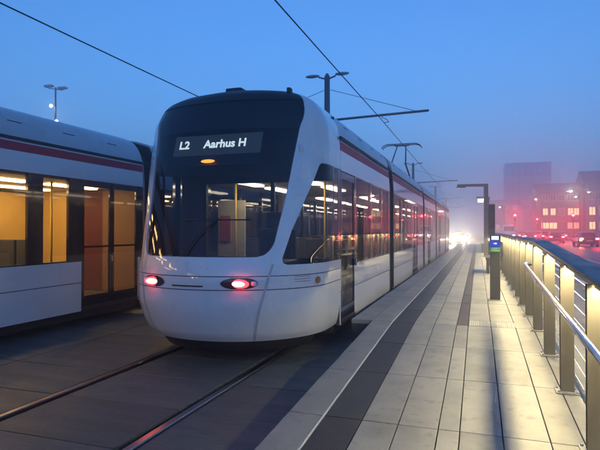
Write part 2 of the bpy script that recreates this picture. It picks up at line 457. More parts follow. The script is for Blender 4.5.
def build_nose(t, rear_lights=True, gl='glass_wind'):
    """driving cab in local coordinates, nose at y = 0; returns the parts"""
    P = []
    lowz = [.28, .32, .36, .40, .45, .5, .56, .63, .7, .8, .9, .905]
    P.append(spatch(K(-2), K(2), lowz, 64).build('lower_nose_shell', 'white_paint', t))
    # lamp band, recessed by the two seams
    P.append(spatch(K(-2), K(2), [.915, .97, 1.0, 1.04, 1.06], 64, -.002).build('lamp_band', 'white_paint', t))
    P.append(patch(K(-2), K(2), [.90, .92], 64, -.012).build('seam', 'black_matt', t))
    P.append(patch(K(-2), K(2), [1.055, 1.075], 64, -.012).build('seam', 'black_matt', t))
    P.append(spatch(K(-2), K(2), [1.07, 1.12, 1.16, SB], 64).build('upper_nose_shell', 'white_paint', t))
    zb = frange(SB, WS_B, 5)
    P.append(spatch(lambda z: -qout(z), qout, zb, 40).build('windscreen_sill', 'white_paint', t))
    zw = frange(WS_B, WS_B + .2, 10) + frange(WS_B + .26, 3.0, 24) + [3.05, 3.1, 3.16, 3.22, 3.27]
    P.append(patch(lambda z: -qin(z), qin, zw, 40, -.006).build('windscreen', gl, t))
    zt = [3.27, 3.30, 3.33, 3.36, 3.39, 3.42, 3.45, 3.47, 3.49, 3.505, 3.52]
    P.append(patch(lambda z: -qin(z), qin, zt, 40).build('roof_front', 'black_satin', t))
    # black mask behind the upper glass
    for s_ in (-1, 1):
        zp = frange(WS_B, WS_B + .2, 10) + frange(WS_B + .26, ST - .08, 16) + frange(ST - .06, ST, 6)
        a, b_ = (qin, qout) if s_ > 0 else (lambda z: -qout(z), lambda z: -qin(z))
        P.append(spatch(a, b_, zp, 6).build('windscreen_pillar', 'white_paint', t))
        zu = frange(ST, 3.0, 8) + [3.04, 3.08, 3.12, 3.16, 3.2, 3.23, 3.27, 3.3, 3.34, 3.38, 3.42, 3.45, 3.48, 3.5, 3.52]
        a, b_ = (qin, K(2)) if s_ > 0 else (K(-2), lambda z: -qin(z))
        P.append(spatch(a, b_, zu, 14).build('cab_upper_shell', 'white_paint', t))
        # cab side glass, in two panes with a post between
        zs_ = frange(SB, SB + .1, 5) + frange(SB + .14, ST - .07, 14) + frange(ST - .06, ST, 5)
        for (u0, u1, nm, mt) in ((0, .52, 'cab_side_window', 'glass_tram'), (.52, .60, 'window_post', 'black_gloss'), (.60, .88, 'cab_side_window', 'glass_tram'), (.88, 1.0, 'window_post', 'black_gloss')):
            qa = lambda z, u=u0: (qout(z) + (2 - qout(z)) * (0 if u == 0 else (u * (1.9 - itab(QO, 1.6)) + itab(QO, 1.6) - qout(z)) / (2 - qout(z)) if u < 1 else 1))
            qb = lambda z, u=u1: (2.0 if u == 1.0 else u * (1.9 - itab(QO, 1.6)) + itab(QO, 1.6))
            qa2 = lambda z: max(qa(z), qout(z)); qb2 = lambda z: max(qb(z), qout(z) + .001)
            if s_ > 0: pm_ = patch(qa2, qb2, zs_, 8, -.006)
            else: pm_ = patch(lambda z: -qb2(z), lambda z: -qa2(z), zs_, 8, -.006)
            P.append(pm_.build(nm, mt, t))
    # lamps
    for s_ in (-1, 1):
        q = s_ * .285
        m = MB()
        rows = []
        for i in range(9):
            z = .925 + .125 * i / 8
            hw = .105 * math.sqrt(max(.02, 1 - ((i - 4) / 4.4) ** 2))
            rows.append([S(q + hw * (k - 6) / 6, z, .004) for k in range(13)])
        h = m.grid(rows).build('lamp_housing', 'black_gloss', t); P.append(h)
        if rear_lights:
            c = S(q - s_ * 0.0, .985, .006)
            tl = MB().ball(c, (.125, .035, .052)).build('tail_light', 'tail_red', t, 'lit red tail light'); P.append(tl)
            MB().ball(c + Vector((0, -.022, 0)), (.085, .02, .033)).build('lamp_core', 'tail_core', tl)
        c = S(s_ * .365, .985, .004)
        P.append(MB().ball(c, (.045, .02, .03)).build('reversing_lamp', 'lens_clear', t))
        c = S(s_ * .83, .985, .004)
        P.append(MB().ball(c, (.03, .06, .042)).build('marker_lamp', 'amber_lens', t, 'amber side marker lamp'))
        c = S(s_ * .60, 2.62, .004)
        P.append(MB().ball(c, (.03, .025, .05)).build('pillar_lamp', 'lens_clear', t))
    m = MB(); m.grid([[S(-.12 + .2 * k / 10, z, .003) for k in range(11)] for z in (.945, .962)])
    P.append(m.build('number_strip', 'dark_metal', t))  # plain dark strip standing in for unreadable characters
    for k in range(3):
        m = MB(); m.grid([[S(.62 + .13 * i / 8, z, .0025) for i in range(9)] for z in (.985 + .03 * k, .990 + .03 * k)])
        P.append(m.build('marking_line', 'dark_metal', t))
    # vertical seam below the pillar
    for s_ in (-1, 1):
        rows = [[S(s_ * (itab([(.28, .335), (1.28, .475)], z) + d), z, .002) for d in (0, .016)] for z in lowz + [.97, 1.05, 1.1, 1.16, 1.2]]
        P.append(MB().grid(rows).build('pillar_base', 'seam_paint', t))
    # coupler apron and plough
    rows = [[S(q_ * .9, .28, -.10 - d) + Vector((0, 0, dz)) for q_ in frange(-1, 1, 30)] for dz, d in ((.03, 0), (-.05, .02), (-.16, .1), (-.17, .3))]
    P.append(MB().grid(rows).build('apron', 'black_matt', t))
    # wiper
    P.append(MB().tube([S(-.05, 1.31, .03), S(.0, 1.5, .035), S(.12, 1.75, .03)], .012, n=6).tube([S(-.1, 1.72, .02), S(.3, 1.72, .02)], .009, n=5).build('wiper', 'black_matt', t))
    # roof camera pod
    P.append(MB().box(-.16, .08, 1.2, 1.5, 3.48, 3.565, b=.03).build('roof_pod', 'black_matt', t))
    P.append(MB().box(.80, .85, 1.05, 1.15, 3.38, 3.455, b=.015).build('roof_antenna', 'black_matt', t))
    # dashboard, driver seat, bulkhead behind the cab
    P.append(MB().box(-.95, .95, .62, 1.15, .9, 1.22, b=.04).build('dashboard', 'black_matt', t))
    ds = MB().box(-.28, .28, 1.30, 1.72, .80, .92, b=.04).box(-.27, .27, 1.62, 1.76, .9, 1.62, b=.05).box(-.15, .15, 1.64, 1.75, 1.64, 1.86, b=.04).box(-.1, .1, 1.42, 1.6, .38, .80)
    o = ds.build('driver_seat', 'seat_fabric', t); o.location.x = .42; P.append(o)
    P.append(B(-.78, .78, .7, YE, .34, .38).build('cab_floor', 'interior_floor', t))
    P.append(B(-1.22, -.84, YE - .04, YE, .4, 2.42).build('bulkhead', 'seat_fabric', t))
    P.append(B(-.84, -.79, YE - .05, YE + .01, .4, 2.30).build('bulkhead_post', 'black_matt', t))
    P.append(B(-.79, .27, YE - .02, YE - .012, 1.2, 2.30).build('bulkhead_glass', 'glass_clear', t))
    P.append(B(-1.22, -.70, YE + 1.15, YE + 1.19, .4, 2.12).build('vestibule_panel', 'interior_cream', t))
    P.append(B(-1.16, -.97, YE + 1.12, YE + 1.149, 1.40, 1.85).build('notice', 'notice_red', t))
    P.append(B(-.79, 1.22, YE - .04, YE, .4, 1.2).build('bulkhead', 'seat_fabric', t))
    P.append(B(.27, .33, YE - .04, YE, 1.2, 2.42).build('bulkhead_post', 'black_matt', t))
    P.append(B(-1.22, 1.22, YE - .05, YE + .02, 2.3, 3.2).build('bulkhead_header', 'black_matt', t))
    return P

def roof_profile(zmin=2.9):
    zs = [z for z, _ in WZ if z >= zmin]
    pr = [(itab(WZ, z), z) for z in zs]
    return pr

def build_module(t, y0, y1, doors=(), panes=(), gl='glass_tram', light='tram_light', inside=True, sides=(-1, 1), lintel=True):
    """one car section between y0 and y1 (local): doors [(a,b,leaves)], panes [(a,b)]"""
    # roof
    pr = roof_profile()
    prof = [(-x, z) for x, z in pr] + [(x, z) for x, z in reversed(pr)]
    m = MB(); m.grid([[(x, y, z) for x, z in prof] for y in (y0, y1)])
    for y in (y0, y1): m.add([(x, y, z) for x, z in prof], [tuple(range(len(prof)))])
    rf = m.build('roof_fairing', 'roof_paint', t)
    yy = y0 + .55
    while yy < y1 - .4:
        for s_ in (-1, 1):
            m = MB(); m.box(s_ * 1.195 - .03, s_ * 1.195 + .03, yy, yy + .26, 3.135, 3.165, b=.008)
            m.build('roof_vent', 'black_matt', rf)
            m = MB(); m.box(s_ * 1.215 - .03, s_ * 1.215 + .03, yy + .05, yy + .31, 3.075, 3.10, b=.008)
            m.build('roof_vent', 'black_matt', rf)
        yy += 1.05
    B(-1.24, 1.24, y0, y1, .34, .38).build('floor', 'interior_floor', t)
    B(-1.26, 1.26, y0 + .01, y1 - .01, 2.40, 2.44).build('ceiling', 'interior_cream', t)
    for x in (-.55, .55):
        yy = y0 + .3
        while yy + 1.2 < y1:
            B(x - .09, x + .09, yy, yy + 1.15, 2.37, 2.398).build('ceiling_light', light, t); yy += 1.6
    for s_ in sides:
        X = lambda a, b_: (min(s_ * a, s_ * b_), max(s_ * a, s_ * b_))
        # wall segments between doors
        segs = []; y = y0
        for (a, b_, n) in sorted(doors):
            if a > y: segs.append((y, a))
            y = b_
        if y < y1: segs.append((y, y1))
        for (a, b_) in segs:
            x = X(1.27, 1.322); B(x[0], x[1], a + .004, b_ - .004, .735, 1.08, b=.004).build('waist_panel', 'white_paint', t)
            m = MB()
            for y in (a + .004, b_ - .004): pass
            x = X(1.27, 1.318); n_ = max(1, round((b_ - a) / 1.5)); L_ = (b_ - a) / n_
            for k in range(n_): B(x[0], x[1], a + k * L_ + .003, a + (k + 1) * L_ - .003, .26, .725, b=.004).build('skirt_panel', 'white_paint', t)
            x = X(1.255, 1.30); B(x[0], x[1], a, b_, .25, 1.10).build('wall_core', 'black_matt', t)
        m = MB(); xo = [(1.328, 2.44), (1.326, 2.5), (1.302, 2.885), (1.24, 2.885), (1.26, 2.44)]
        m.sweep([(s_ * a, z) for a, z in xo], [(0, y0 + .003, 0), (0, y1 - .003, 0)]); m.build('upper_panel', 'white_paint', t)
        m = MB(); m.sweep([(s_ * a, z) for a, z in ((1.3155, 2.73), (1.3065, 2.855), (1.29, 2.855), (1.29, 2.73))], [(0, y0 + .006, 0), (0, y1 - .006, 0)]); m.build('red_stripe', 'red_paint', t)
        m = MB(); m.sweep([(s_ * a, z) for a, z in ((1.33, 2.885), (1.33, 2.925), (1.25, 2.925), (1.25, 2.885))], [(0, y0, 0), (0, y1, 0)]); m.build('gutter', 'black_matt', t)
        # glass band
        marks = sorted(panes)
        y = y0; posts = []
        allop = sorted([(a, b_) for a, b_ in panes] + [(a, b_) for a, b_, _ in doors])
        for a, b_ in allop:
            if a > y + 1e-4: posts.append((y, a))
            y = b_
        if y < y1: posts.append((y, y1))
        for a, b_ in posts:
            x = X(1.27, 1.321); B(x[0], x[1], a, b_, 1.082, 2.438).build('window_pillar', 'black_gloss', t)
        for a, b_ in panes:
            x = X(1.312, 1.320)
            pn = B(x[0], x[1], a, b_, 1.10, 2.42).build('window_pane', gl, t)
            x = X(1.285, 1.319); B(x[0], x[1], a, b_, 1.082, 1.10).build('window_sill', 'black_gloss', pn)
            x = X(1.285, 1.319); B(x[0], x[1], a, b_, 2.42, 2.438).build('window_head', 'black_gloss', pn)
        for a, b_, n in doors:
            L = (b_ - a) / n
            for k in range(n):
                c0, c1 = a + k * L + .006, a + (k + 1) * L - .006
                x = X(1.285, 1.317)
                d = MB()
                for q in ((c0, c0 + .055, .33, 2.43), (c1 - .055, c1, .33, 2.43), (c0 + .055, c1 - .055, .33, .50), (c0 + .055, c1 - .055, 2.33, 2.43), (c0 + .055, c1 - .055, 1.30, 1.335)):
                    d.box(x[0], x[1], *q)
                d = d.build('door', 'black_gloss', t)
                x = X(1.300, 1.308); B(x[0], x[1], c0 + .056, c1 - .056, .502, 1.299).build('door_pane', gl, d)
                B(x[0], x[1], c0 + .056, c1 - .056, 1.336, 2.329).build('door_pane', gl, d)
                if n == 1 or k == 0:
                    xx = s_ * 1.34; yh = c1 - .03 if k == 0 else c0 + .03
                    MB().box(xx - .02, xx + .02, yh - .02, yh + .02, 1.05, 1.15, b=.006).build('door_button', 'stainless', d)
            x = X(1.24, 1.33); B(x[0], x[1], a, b_, .27, .325).build('door_step', 'dark_metal', t)
    # underframe
    B(-1.2, 1.2, y0 + .05, y1 - .05, .13, .335).build('underframe', 'black_matt', t)
    if inside:
        y = y0 + .5
        while y < y1 - .9:
            if not any(a - .9 < y < b_ + .2 for a, b_, _ in doors):
                for s_ in (-1, 1):
                    for dx in (.42, .86):
                        m = MB(); x = s_ * dx
                        m.box(x - .21, x + .21, y, y + .42, .78, .86, b=.03).box(x - .20, x + .20, y + .36, y + .46, .84, 1.45, b=.03).box(x - .05, x + .05, y + .1, y + .3, .38, .78)
                        m.build('seat', 'seat_fabric', t)
            y += .88
        for a, b_, n in doors:
            for y in (a - .12, b_ + .12):
                for x in (-.8, .8):
                    if y0 + .05 < y < y1 - .05: MB().tube([(x, y, .38), (x, y, 2.4)], .018, n=8).build('grab_pole', 'grab_yellow', t)

def build_gangway(t, y0, y1):
    n = 7; m = MB()
    pr = [(-1.20, .42), (-1.22, 2.5), (-1.16, 2.95), (-.9, 3.2), (.9, 3.2), (1.16, 2.95), (1.22, 2.5), (1.20, .42)]
    rows = []
    for i in range(2 * n + 1):
        k = 1.0 if i % 2 else .955
        rows.append([(x * k, y0 + (y1 - y0) * i / (2 * n), z if z < .5 else z * (1 if i % 2 else .985)) for x, z in pr])
    bl = m.grid(rows, smooth=False).build('gangway_bellows', 'bellows', t)
    for y in (y0, y1 - .06):
        m = MB(); outer = [(-1.325, .3), (-1.325, 2.5), (-1.29, 2.93), (-1.05, 3.32), (-.6, 3.46), (.6, 3.46), (1.05, 3.32), (1.29, 2.93), (1.325, 2.5), (1.325, .3)]
        inner = [(x * .88, min(z, 3.0) if z > .5 else .32) for x, z in outer]
        vs = [(x, yy, z) for yy in (y + .002, y + .058) for x, z in outer + inner]; n2 = len(outer)
        fs = []
        for k in range(n2 - 1):
            fs += [(k, k + 1, n2 + k + 1, n2 + k), (2 * n2 + k, 3 * n2 + k, 3 * n2 + k + 1, 2 * n2 + k + 1), (k, 2 * n2 + k, 2 * n2 + k + 1, k + 1), (n2 + k, n2 + k + 1, 3 * n2 + k + 1, 3 * n2 + k)]
        m.add(vs, fs); m.build('gangway_frame', 'tan_frame' if y == y0 else 'black_matt', t)
    B(-.9, .9, y0 + .03, y1 - .03, .34, .385).build('gangway_floor', 'interior_floor', t)

def build_bogie(t, y):
    bo = B(-.62, .62, y - 1.1, y + 1.1, .22, .30).build('bogie', 'black_matt', t)
    for yy in (y - .85, y + .85):
        for s_ in (-1, 1):
            MB().disc((s_ * .74, yy, .305), .295, 'x', .11, 24).build('wheel', 'dark_metal', bo)

def auto_panes(y0, y1, doors, size=1.25):
    out = []; segs = []; y = y0 + .10
    for a, b_, _ in sorted(doors):
        segs.append((y, a - .10)); y = b_ + .10
    segs.append((y, y1 - .10))
    for a, b_ in segs:
        if b_ - a < .25: continue
        n = max(1, round((b_ - a) / size)); L = (b_ - a + .07) / n
        for k in range(n): out.append((a + k * L, a + (k + 1) * L - .07))
    return out

def build_tram(t, ytot, nose0, sections, gl='glass_tram', light='tram_light', rear_nose=True, inside=True, wind='glass_wind'):
    build_bits = []
    for i, (a, b_, doors, panes) in enumerate(sections):
        build_module(t, a, b_, doors, panes if panes else auto_panes(a, b_, doors), gl, light, inside)
        if i: build_gangway(t, sections[i - 1][1], a)
        build_bogie(t, (a + b_) / 2 if b_ - a > 3 else a + 1)

t1 = thing('tram', 'white articulated tram with red tail lights and lit destination sign at the platform', 'tram', (X1, 5.27, 0))
nose = build_nose(t1)
secs = [(YE, 6.1, [(1.865, 2.73, 1)], [(2.83, 4.0), (4.07, 5.1), (5.17, 6.0)]),
        (6.7, 13.4, [(10.35, 11.75, 2)], None),
        (14.0, 19.2, [(15.2, 16.5, 2)], None),
        (19.8, 26.3, [(21.0, 22.4, 2)], None),
        (26.9, 32.5 - YE, [(29.75, 30.5, 1)], None)]
build_tram(t1, 32.5, True, secs)
for o in nose:                                            # the cab at the far end
    if o.name.startswith(('tail_light', 'reversing', 'notice')): continue
    c = o.copy(); C.objects.link(c); c.location = (-o.location.x, 32.5, 0); c.rotation_euler = (0, 0, PI)

# destination display behind the glass, tilted with it
slope = math.atan2(.27, .8)
dp = B(-.62, .62, -.012, .012, -.14, .14).build('destination_display', 'display_panel', t1, 'lit destination sign reading L2 Aarhus H')
dp.location = (-.03, .585 + .135, 2.70); dp.rotation_euler = (-slope, 0, 0)
for body, x in (('L2', -.47), ('Aarhus H', .12)):
    me = text_mesh(body, .155, 'display_text', 'destination_lettering')
    o = bpy.data.objects.new('destination_lettering', me); C.objects.link(o); o.parent = dp
    o.location = (x, -.018, 0); o.rotation_euler = (PI / 2, 0, 0)
o = B(-.62, .62, -.03, -.016, -.30, -.155).build('display_shelf', 'black_matt', t1)
o.location = (-.03, .585 + .16, 2.70); o.rotation_euler = (-slope, 0, 0)
MB().ball((-.10, .60, 2.475), (.10, .03, .022)).build('amber_lamp', 'orange_lamp', t1, 'small lit amber lamp under the sign')
# black mask round the display inside the windscreen
patch(lambda z: -qin(z), qin, [2.88, 2.95, 3.02, 3.1, 3.16, 3.22, 3.27, 3.33], 30, -.03).build('windscreen_mask', 'black_satin', t1)
B(-1.12, 1.12, 1.08, 1.10, 2.36, 3.16).build('display_backing', 'black_satin', t1)

def pantograph(t, y):
    p = B(-.55, .55, y - .35, y + .35, 3.52, 3.60).build('pantograph', 'dark_metal', t)
    for s_ in (-1, 1):
        MB().tube([(s_ * .42, y + .25, 3.6), (s_ * .30, y - 1.05, 4.35)], .035, n=6).build('lower_arm', 'dark_metal', p)
        MB().tube([(s_ * .30, y - 1.05, 4.35), (s_ * .18, y - .02, 5.30)], .028, n=6).build('upper_arm', 'dark_metal', p)
        yb = y + s_ * .16
        MB().tube([(-.86, yb, 5.18), (-.78, yb, 5.28), (-.62, yb, 5.345), (.62, yb, 5.345), (.78, yb, 5.28), (.86, yb, 5.18)], .022, n=6).build('collector_strip', 'dark_metal', p)
    MB().tube([(-.3, y - .02, 5.29), (.3, y - .02, 5.29)], .03, n=6).tube([(-.3, y - .17, 5.31), (-.3, y + .17, 5.31)], .02, n=5).tube([(.3, y - .17, 5.31), (.3, y + .17, 5.31)], .02, n=5).build('head_frame', 'dark_metal', p)
pantograph(t1, 17.7)

t2 = thing('tram', 'white tram with a red stripe and warm yellow windows on the far left track', 'tram', (X2, 0, 0))
secs2 = [(-4.9, 1.3, [(-2.4, -1.0, 2)], None),
         (1.9, 8.62, [(6.97, 8.47, 2)], [(2.0, 3.2), (3.27, 4.55), (4.62, 5.88), (6.16, 6.68)]),
         (9.2, 15.6, [(11.6, 13.0, 2)], None)]
build_tram(t2, 0, False, secs2, gl='glass_left', light='tram_light_warm')
for nm in nose:
    if nm.name.startswith(('tail_light', 'notice')): continue
    c = nm.copy(); C.objects.link(c); c.parent = t2; c.location = (-nm.location.x, 15.6 + YE, 0); c.rotation_euler = (0, 0, PI)
    c = nm.copy(); C.objects.link(c); c.parent = t2; c.location = (nm.location.x, -4.9 - YE, 0)
# lit end wall and lining seen through the glass
B(-1.24, -.45, 8.52, 8.56, .4, 2.39).build('end_wall', 'interior_yellow', t2)
B(.45, 1.24, 8.52, 8.56, .4, 2.39).build('end_wall', 'interior_tan', t2)
B(-.45, .45, 8.53, 8.55, .4, 2.39).build('gangway_door', 'interior_red', t2)
B(-1.25, -1.22, 2.0, 8.5, .5, 2.34).build('side_lining', 'interior_yellow', t2)
B(-.3, .1, 8.0, 8.5, 3.5, 3.62, b=.03).build('roof_pod', 'black_matt', t2)

# ------------------------------------------------------------------ overhead line
MX = -5.1
def mast(y, label, main=True):
    t = thing('overhead_line_mast', label, 'mast', (MX, y, 0), group='masts between the tracks')
    MB().tube([(0, 0, -.05), (0, 0, 7.1)], [.13, .10], n=12).build('pole', 'mast_paint', t)
    B(-.22, .22, -.22, .22, -.02, .03).build('base_plate', 'mast_paint', t)
    for s_ in (-1, 1):
        xe = 3.55
        MB().tube([(s_ * .1, 0, 5.52), (s_ * xe, 0, 5.62)], .042, n=8).build('bracket_arm', 'mast_paint', t)
        MB().tube([(s_ * .09, 0, 6.62), (s_ * (xe - .45), 0, 5.64)], .010, n=5).build('stay_rod', 'dark_metal', t)
        xw = abs(X1 - MX) if s_ > 0 else abs(X2 - MX)
        MB().tube([(s_ * xw, 0, 5.60), (s_ * (xw + .02), .02, 5.50), (s_ * (xw + .14), .25, 5.47), (s_ * (xw + .18), .5, 5.43), (s_ * xw, .55, 5.42)], .013, n=5).build('wire_clip', 'dark_metal', t)
        MB().tube([(s_ * .08, 0, 7.02), (s_ * .32, 0, 7.10)], .03, n=6).build('lamp_bracket', 'mast_paint', t)
        hd = MB().ball((s_ * .55, 0, 7.15), (.27, .12, .055), 12, 6); hd = hd.build('lamp_head', 'galv', t)
    MB().tube([(0, 0, 7.05), (0, 0, 7.2)], [.11, .05], n=10).build('pole_cap', 'mast_paint', t)
    MB().box(-.14, .14, -.14, .14, 5.42, 5.62, b=.02).build('arm_clamp', 'mast_paint', t)
for y, lb in ((17.9, 'nearest dark mast with twin lamp heads and a long arm over the tram roof'),
              (44.0, 'second dark overhead line mast, above the middle of the tram roof'),
              (68.0, 'third overhead line mast along the tram, fading into haze'),
              (93.0, 'farthest faint overhead line mast beyond the tram end')):
    mast(y, lb)
def wire(x, lb):
    ys = [-24, -7.1] + [17.9, 44.0, 68.0, 93.0, 118]
    pts = []
    for a, b_ in zip(ys, ys[1:]):
        for k in range(10):
            u = k / 10; pts.append((x, a + (b_ - a) * u, 5.42 - .10 * 4 * u * (1 - u) * ((b_ - a) / 26) ** 2 * .4))
    pts.append((x, 118, 5.42))
    o = MB().tube(pts, .0135, n=6).build('contact_wire', 'rubber')
    tag(o, lb, 'wire', 'contact wires')
wire(X1, 'dark contact wire running to the pantograph above the nearer tram')
wire(X2, 'dark contact wire crossing the sky above the left tram')

# ------------------------------------------------------------------ platform fence
fx = .70
ft = thing('platform_fence', 'steel platform fence with broad posts, wires and lights under its dark top rail', 'fence', (0, 0, 0))
FY1 = 31.0
posts = []
y = 3.72 - 1.125 * 4
me_post = MB()
for dy in (-.030, .022):
    me_post.box(-.052, .052, dy, dy + .010, -.06, 1.06, b=.002)
me_post.box(-.045, .045, -.02, .022, .0, .12).box(-.045, .045, -.02, .022, .55, .62).box(-.045, .045, -.02, .022, .98, 1.06)
me_post = me_post.mesh('post', 'post_steel')
me_base = B(-.09, .09, -.08, .08, 0, .012, b=.003)
for bx in (-.07, .07):
    for by in (-.06, .06): me_base.tube([(bx, by, .011), (bx, by, .026)], .011, n=6)
me_base = me_base.mesh('base_plate', 'galv')
while y < FY1:
    if y > -.4:
        p = inst('post', me_post, ft, (fx, y, gz(y)))
        inst('base_plate', me_base, p, (0, 0, .0))
        posts.append(y)
    y += 1.125
line = [-.4, RY, FY1]
def follow(x, h): return [(x, yy, gz(yy) + h) for yy in line]
rail_prof = []
for k in range(20):
    a = 2 * PI * k / 20
    ca, sa = math.cos(a), math.sin(a)
    rail_prof.append((.095 * math.copysign(abs(ca) ** .55, ca), .030 * math.copysign(abs(sa) ** .7, sa)))
o = MB().sweep(rail_prof, follow(.755, 1.09)).build('top_rail', 'rail_blue', ft)
for a, b_ in zip(posts, posts[1:]):
    a2, b2 = a + .05, b_ - .05
    for a2, b2 in ([(a2, RY), (RY, b2)] if a2 < RY < b2 else [(a2, b2)]):
     pr_ = [(fx + .02, a2, gz(a2) + 1.056), (fx + .02, b2, gz(b2) + 1.056)]
     hs = MB().sweep([(-.034, -.009), (-.028, -.009), (-.028, .012), (-.034, .012)], pr_).sweep([(.028, -.016), (.034, -.016), (.034, .012), (.028, .012)], pr_).sweep([(-.028, .006), (.028, .006), (.028, .012), (-.028, .012)], pr_).build('led_shield', 'galv', ft)  # unseen channel added; its lips limit how far the strip's light spreads
     MB().sweep([(-.022, .000), (.022, .000), (.022, .0055), (-.022, .0055)], pr_).build('led_strip', 'led', hs)
for k in range(8):
    MB().tube(follow(.785, .11 + k * .118), .0045, n=6).build('infill_wire', 'stainless', ft)
# lower hand rail, on the ramp only
hr = MB().tube([(.575, -.3, gz(-.3) + .80), (.575, RY + .25, gz(RY) + .80)], .021, n=12)
hr = hr.tube([(.575, RY + .25, gz(RY) + .80), (.60, RY + .32, gz(RY) + .80), (.66, RY + .36, gz(RY) + .79)], .021, n=10)
h_ = hr.build('hand_rail', 'stainless', ft)
for yy in posts:
    if yy < RY: MB().tube([(.575, yy, gz(yy) + .782), (.575, yy, gz(yy) + .74), (.645, yy, gz(yy) + .73)], .008, n=6).build('bracket', 'stainless', h_)

# ------------------------------------------------------------------ platform furniture
v = thing('card_reader', 'slim dark post with a white screen, blue disc and green panel beside the fence', 'card reader', (.285, 9.9, .35))
B(-.085, .085, -.06, .06, .012, .86, b=.012).build('post', 'dark_metal', v)
B(-.11, .11, -.09, .09, 0, .014, b=.004).build('base_plate', 'galv', v)
hd = B(-.092, .092, -.075, .07, .845, 1.17, b=.018).build('head', 'black_gloss', v)
B(-.062, .062, -.081, -.074, 1.075, 1.145).build('screen', 'screen_white', hd)
bp = B(-.085, .085, -.079, -.0735, .955, 1.062).build('reader_plate', 'blue_panel', hd)
MB().disc((0, -.083, 1.01), .044, 'y', .006, 24).build('reader_disc', 'blue_panel', bp)
MB().ball((.008, -.088, 1.012), (.024, .004, .016)).box(-.035, -.008, -.0885, -.085, 1.004, 1.012).build('reader_symbol', 'screen_white', bp)
gp = B(-.085, .085, -.079, -.0735, .862, .948).build('info_plate', 'green_panel', hd)
for k, (a, b_) in enumerate(((-.06, .05), (-.06, .03), (-.06, .055))):
    B(a, b_, -.0815, -.079, .925 - k * .02, .932 - k * .02).build('info_line', 'frame_white', gp)

t = thing('bench', 'dark slatted bench by the fence beyond the card reader', 'bench', (.40, 16.6, .35))
for k in range(4): B(-.2 + k * .105, -.11 + k * .105, -.8, .8, .43, .46, b=.006).build('seat_slat', 'dark_metal', t)
for k in range(4): B(.215 + k * .012, .24 + k * .012, -.8, .8, .52 + k * .1, .60 + k * .1, b=.006).build('back_slat', 'dark_metal', t)
for y in (-.65, .65):
    MB().box(-.19, .2, y - .03, y + .03, .38, .43).box(-.16, -.10, y - .03, y + .03, 0, .38).box(.12, .18, y - .03, y + .03, 0, .40).box(.18, .24, y - .03, y + .03, .38, .52).box(.24, .275, y - .03, y + .03, .5, .92).build('leg', 'dark_metal', t)
t = thing('information_pillar', 'tall dark information pillar standing behind the bench by the fence', 'pillar', (.44, 18.9, .35))
B(-.11, .11, -.05, .05, .02, 2.12, b=.012).build('body', 'black_gloss', t)
B(-.14, .14, -.09, .09, 0, .03, b=.005).build('base_plate', 'galv', t)
B(-.09, .09, -.055, -.049, 1.3, 1.95).build('display_face', 'dark_metal', t)
B(-.115, .115, -.055, .055, 2.12, 2.14).build('cap', 'galv', t)
t = thing('platform_light', 'dark post bent into a long arm reaching over the platform towards the tram', 'light post', (.36, 26, .35))
B(-.1, .1, -.09, .09, 0, 3.42, b=.012).build('pole', 'mast_paint', t)
B(-1.30, .1, -.07, .07, 3.30, 3.43, b=.012).build('arm', 'mast_paint', t)
B(-1.36, -.9, -.085, .085, 3.25, 3.30, b=.01).build('lamp_head', 'dark_metal', t)
B(-.18, .18, -.16, .16, 0, .025).build('base_plate', 'galv', t)

t = thing('tram_shelter', 'small glazed waiting shelter with lamps under its roof far along the platform', 'shelter', (.2, 31.5, .35))
B(-.28, .42, -1.8, 1.8, 2.95, 3.05, b=.015).build('roof', 'galv', t)
for y in (-1.6, 0, 1.6): B(.30, .38, y - .04, y + .04, 0, 2.95).build('column', 'mast_paint', t)
for y in (-1.6, 0): B(.332, .344, y + .05, y + 1.55, .2, 2.3).build('glass_panel', 'glass_clear', t)
for y in (-1.3, .1, 1.4): B(-.2, .1, y - .12, y + .12, 2.915, 2.948).build('roof_lamp', 'shelter_lamp', t)
B(-.05, .28, -1.2, 1.2, .42, .46).build('seat', 'dark_metal', t)
for y in (-1, 1): B(.0, .25, y - .03, y + .03, 0, .42).build('leg', 'dark_metal', t)

# ------------------------------------------------------------------ street lamps, signals
def street_lamp(x, y, h, arm, label, bulb='street_bulb', r=.10, group='street lamps over the road'):
    t = thing('street_lamp', label, 'street lamp', (x, y, -.02), group=group)
    MB().tube([(0, 0, 0), (0, 0, h - .3), (arm * .2, 0, h), (arm, 0, h + .08)], [.10, .07, .05, .04], n=10).build('pole', 'mast_paint', t)
    hd = MB().ball((arm + math.copysign(.2, arm), 0, h + .06), (.34, .14, .07), 12, 6).build('lamp_head', 'galv', t)
    MB().ball((arm + math.copysign(.22, arm), 0, h - .02), (r * 1.5, r, r * .7), 12, 6).build('bulb', bulb, hd)
    return t
def at(u, v_, y):
    """point seen at photo position (u, v_) on the plane at distance y along the track"""
    r = (u - 300) / 520
    x = (r * math.cos(YAW) - math.sin(YAW)) / (math.cos(YAW) + r * math.sin(YAW)) * y
    d = -math.sin(YAW) * x + math.cos(YAW) * y
    return x, CAM_Z + (230 - v_) * d / 520
for u, v_, y, lb in ((571, 191, 88, 'brightest street lamp, above the brick house with lit windows'),
                     (576, 196.5, 100, 'street lamp just right of and below the brightest one'),
                     (589, 192, 112, 'small dim street lamp near the right edge of the picture'),
                     (536, 199, 112, 'street lamp standing left of the lit windows, before the tower'),
                     (500, 207, 140, 'faint far street lamp just right of the dark information pillar')):
    x, z = at(u, v_, y)
    street_lamp(x + 1.2, y, z, -1.0, lb, r=.13 if v_ == 191 else .09)
